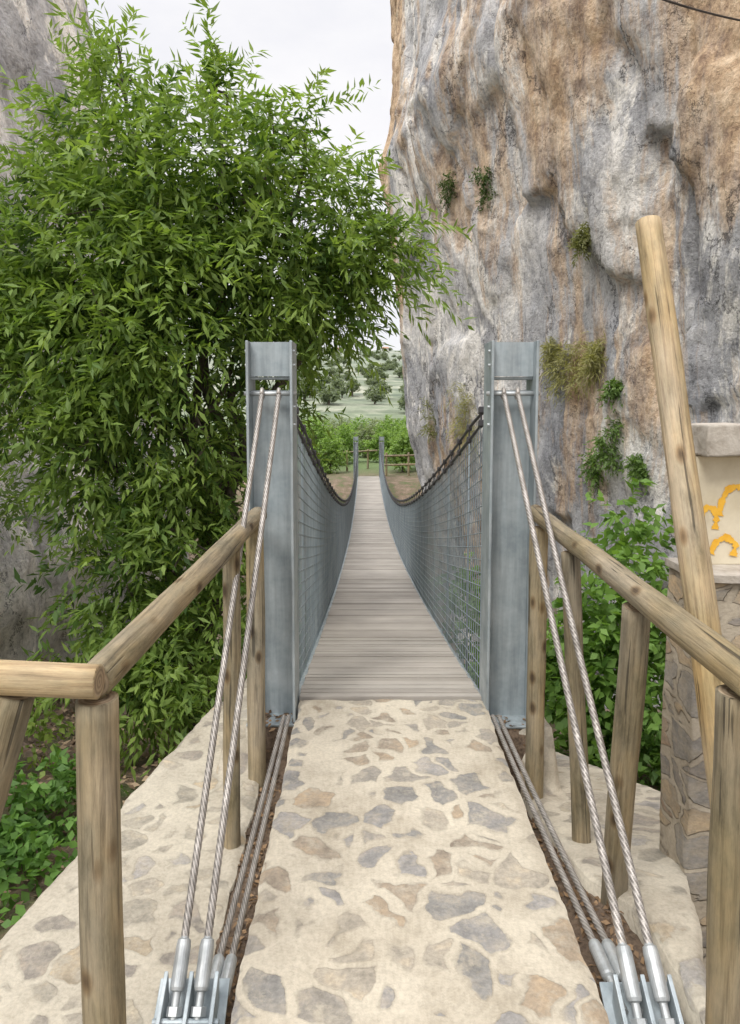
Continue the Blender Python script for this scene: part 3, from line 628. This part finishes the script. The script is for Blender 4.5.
# ------------------------------------------------ round timber
def pole(name,p0,p1,r0,r1,mat,parent=None,seed=0,**kw):
    p0=Vector(p0);p1=Vector(p1);L=(p1-p0).length; m=max(10,int(L/.04)); n=28
    zs=np.linspace(0,L,m); V=[]
    b=.006
    zs=np.concatenate([[0,b*.3],zs[1:-1],[L-b*.3,L]]); m=len(zs)
    for i,z in enumerate(zs):
        r=r0+(r1-r0)*z/L
        if i in (0,m-1): r-=b
        ox=.008*noise.noise(Vector((z*1.5,seed,0))); oy=.008*noise.noise(Vector((z*1.5,seed,7)))
        for j in range(n):
            a=2*math.pi*j/n; rr=r*(1+.06*noise.noise(Vector((math.cos(a)*.8,math.sin(a)*.8+seed,z*2.5)))+.03*noise.noise(Vector((math.cos(a)*3,math.sin(a)*3+seed,z*4))))
            V.append((ox+rr*math.cos(a),oy+rr*math.sin(a),z))
    F=[];fm=[]
    for i in range(m-1):
        for j in range(n): F.append((i*n+j,i*n+(j+1)%n,(i+1)*n+(j+1)%n,(i+1)*n+j)); fm.append(0)
    F.append(tuple(range(n))[::-1]);F.append(tuple((m-1)*n+j for j in range(n)));fm+=[1,1]
    o=new_obj(name,V,F,[mat,m_end],True,fmat=fm,**kw)
    for p in o.data.polygons:
        if len(p.vertices)>4: p.use_smooth=False
    q=(p1-p0).to_track_quat('Z','Y')
    mw=Matrix.Translation(p0)@q.to_matrix().to_4x4()
    if parent is None: o.matrix_world=mw
    else:
        o.parent=parent; o.matrix_parent_inverse=Matrix.Translation(parent.location).inverted(); o.matrix_basis=mw
    return o
rl=empty("wooden_railing",(-.57,2.4,-.3),"round timber handrail on the stone ledge turning a corner","railing",group="wooden railings at the bridge head")
pole("rail",(-.575,1.43,1.005),(-.545,3.5,1.02),.039,.044,m_wood,rl,1)
pole("rail",(-1.9,1.40,1.05),(-.55,1.40,1.02),.034,.036,m_wood2,rl,2)
pole("post",(-.585,1.44,-.4),(-.573,1.44,.968),.045,.044,m_wood,rl,3)
pole("post",(-.575,2.85,-.36),(-.56,2.87,.985),.036,.036,m_wood,rl,4)
pole("post",(-.545,3.37,-.36),(-.545,3.38,.98),.045,.044,m_wood,rl,5)
pole("brace",(-1.16,1.42,-.4),(-.735,1.42,.99),.040,.040,m_wood,rl,6)
rr_=empty("wooden_railing",(.82,2.4,-.1),"round timber handrail on the sloping ledge with leaning posts","railing",group="wooden railings at the bridge head")
pole("rail",(.822,1.42,1.0),(.855,3.5,1.035),.042,.040,m_wood,rr_,7)
pole("post",(.838,1.5,-.3),(.826,1.5,.955),.048,.048,m_wood,rr_,8)
pole("post",(.868,2.32,-.25),(.838,2.12,.962),.044,.043,m_wood,rr_,9)
pole("post",(.90,2.75,-.35),(.845,2.85,.975),.038,.038,m_wood,rr_,10)
pole("post",(.845,3.36,-.5),(.845,3.38,.98),.045,.044,m_wood,rr_,11)
pole("wooden_pole",(1.04,1.70,-.1),(1.022,2.6,2.24),.049,.046,m_wood2,None,12,label="tall yellowish round timber pole leaning beside the stone pillar",cat="pole")
# ------------------------------------------------ masonry pillar
pe=empty("masonry_pillar",(1.5,2.55,-.2),"rubble stone pillar with cream rendered panel and yellow graffiti","pillar")
def rough(V,F,amp,sc,seed,cuts=14):
    import bmesh
    bm=bmesh.new(); vs=[bm.verts.new(p) for p in V]
    for q in F: bm.faces.new([vs[i] for i in q])
    bmesh.ops.subdivide_edges(bm,edges=bm.edges[:],cuts=cuts,use_grid_fill=True)
    for v in bm.verts:
        nv=noise.noise_vector(v.co*sc+Vector((seed,0,0))); v.co+=nv*amp+noise.noise_vector(v.co*sc*3)*amp*.4
    bm.verts.index_update(); V=np.array([p.co[:] for p in bm.verts]); F=[tuple(q.index for q in p.verts) for p in bm.faces]; bm.free(); return V,F
v,f=rough(*box(1.17,2.0,2.42,2.66,-1.4,.955),.011,13,1,46); new_obj("base",v,f,[m_wall],True,pe)
v,f=rough(*box(1.160,2.0,2.395,2.67,.962,.99),.004,9,2); new_obj("ledge",v,f,[m_conc],True,pe)
v,f=box(1.215,1.97,2.56,2.64,.985,1.395,.008); new_obj("panel",v,f,[m_plaster],False,pe)
v,f=rough(*box(1.21,2.0,2.47,2.66,1.40,1.51),.008,8,3); new_obj("cap",v,f,[m_conc],True,pe)
def stroke(P,wd):
    P=np.array(P,float); t=np.linspace(0,len(P)-1,len(P)*14); k=np.arange(len(P))
    x=np.interp(t,k,P[:,0]); z=np.interp(t,k,P[:,1]); ker=np.ones(9)/9
    x=np.convolve(np.pad(x,4,'edge'),ker,'valid'); z=np.convolve(np.pad(z,4,'edge'),ker,'valid')
    T=np.gradient(np.c_[x,z],axis=0); T/=np.linalg.norm(T,axis=1)[:,None]+1e-9
    V=[]
    for i in range(len(x)):
        wv=wd*(.85+.6*noise.noise(Vector((i*.23,wd*100,0)))+.35*noise.noise(Vector((i*.9,3,0))))
        V.append((x[i]-T[i,1]*wv,2.558-.00002*i,z[i]+T[i,0]*wv)); V.append((x[i]+T[i,1]*wv,2.558-.00002*i,z[i]-T[i,0]*wv))
    F=[(2*i,2*i+1,2*i+3,2*i+2) for i in range(len(x)-1)]
    return V,F
S=[([(1.238,1.18),(1.258,1.205),(1.282,1.20),(1.295,1.165),(1.29,1.12)],.014),
   ([(1.302,1.17),(1.31,1.225),(1.33,1.27),(1.365,1.285),(1.40,1.265),(1.42,1.2)],.015),
   ([(1.275,1.03),(1.295,1.075),(1.33,1.095),(1.37,1.07),(1.36,1.02)],.015),
   ([(1.46,1.28),(1.45,1.16),(1.47,1.06),(1.53,1.03),(1.57,1.12),(1.54,1.2)],.016)]
pr=[stroke(*s) for s in S]
pr=[(np.array(v)-np.array([0,.0012*i,0]),f) for i,(v,f) in enumerate(pr)]
v,f=join(pr); new_obj("graffiti",v,f,[m_yellow],False,pe,label="looping yellow spray-painted scrawl")
# ------------------------------------------------ far fence, overhead wire
fe=empty("wooden_fence",(2.5,34.4,-2.1),"low wooden rail fence at the far bridge end","fence")
pole("rail",(.9,34.3,-1.15),(4.5,34.6,-1.1),.05,.05,m_wood,fe,20); pole("rail",(.9,34.3,-1.6),(4.5,34.6,-1.55),.05,.05,m_wood,fe,21)
for k in range(4): pole("post",(1.0+k*1.1,34.33+k*.09,-2.3),(1.0+k*1.1,34.33+k*.09,-1.0),.055,.055,m_wood,fe,22+k)
fe=empty("wooden_fence",(-1.5,34.4,-2.1),"low wooden rail fence across the path end","fence")
pole("rail",(-3.5,34.5,-1.15),(.6,38.,-1.15),.05,.05,m_wood,fe,30)
for k in range(4): pole("post",(-3.2+k*1.1,34.8+k*.93,-2.3),(-3.2+k*1.1,34.8+k*.93,-1.05),.055,.055,m_wood,fe,32+k)
t=np.linspace(-3,2.6,60); P=np.c_[2.43+.93*t,6+.6*t,4.84+.11*t+.04*t*t]
v,f=sweep(P,.009,8); new_obj("overhead_cable",v,f,[m_dark],True,label="thin black overhead cable strung to the cliff",cat="cable")
# ------------------------------------------------ leaf litter
def litter(n,fx,fz,c0,c1,L,W,name,lab):
    P=np.array([fx() for _ in range(n)]); P=np.c_[P,[fz(p[0],p[1]) for p in P]]
    D=rng.normal(size=(n,3))*np.array([1,1,.18]); q=rng.random(n)[:,None]; C=np.array(c0)*(1-q)+np.array(c1)*q
    V,F,C=leaves(P,D,L*rng.uniform(.5,1.2,n),W*rng.uniform(.6,1.2,n),C); new_obj(name,V,F,[m_dry],False,label=lab,kind="stuff",colattr=C)
litter(900,lambda:(rng.uniform(-.53,-.37),rng.uniform(1.,3.6)),lambda x,y:zdl(x,y)+rng.uniform(0.002,.015),(.07,.04,.02),(.34,.22,.12),.035,.008,"leaf_litter","dry brown leaves in the cable channel")
litter(900,lambda:(rng.uniform(.64,.86),rng.uniform(1.,3.6)),lambda x,y:zdr(x,y)+rng.uniform(0.002,.015),(.07,.04,.02),(.34,.22,.12),.035,.008,"leaf_litter","dry brown leaves in the cable channel")
litter(2600,lambda:(rng.uniform(-3.6,-1.2),rng.uniform(3.,7.)),lambda x,y:gz(x,y)+rng.uniform(.0,.12),(.14,.09,.055),(.42,.31,.2),.08,.018,"leaf_litter","dry brown leaf litter under the tree")
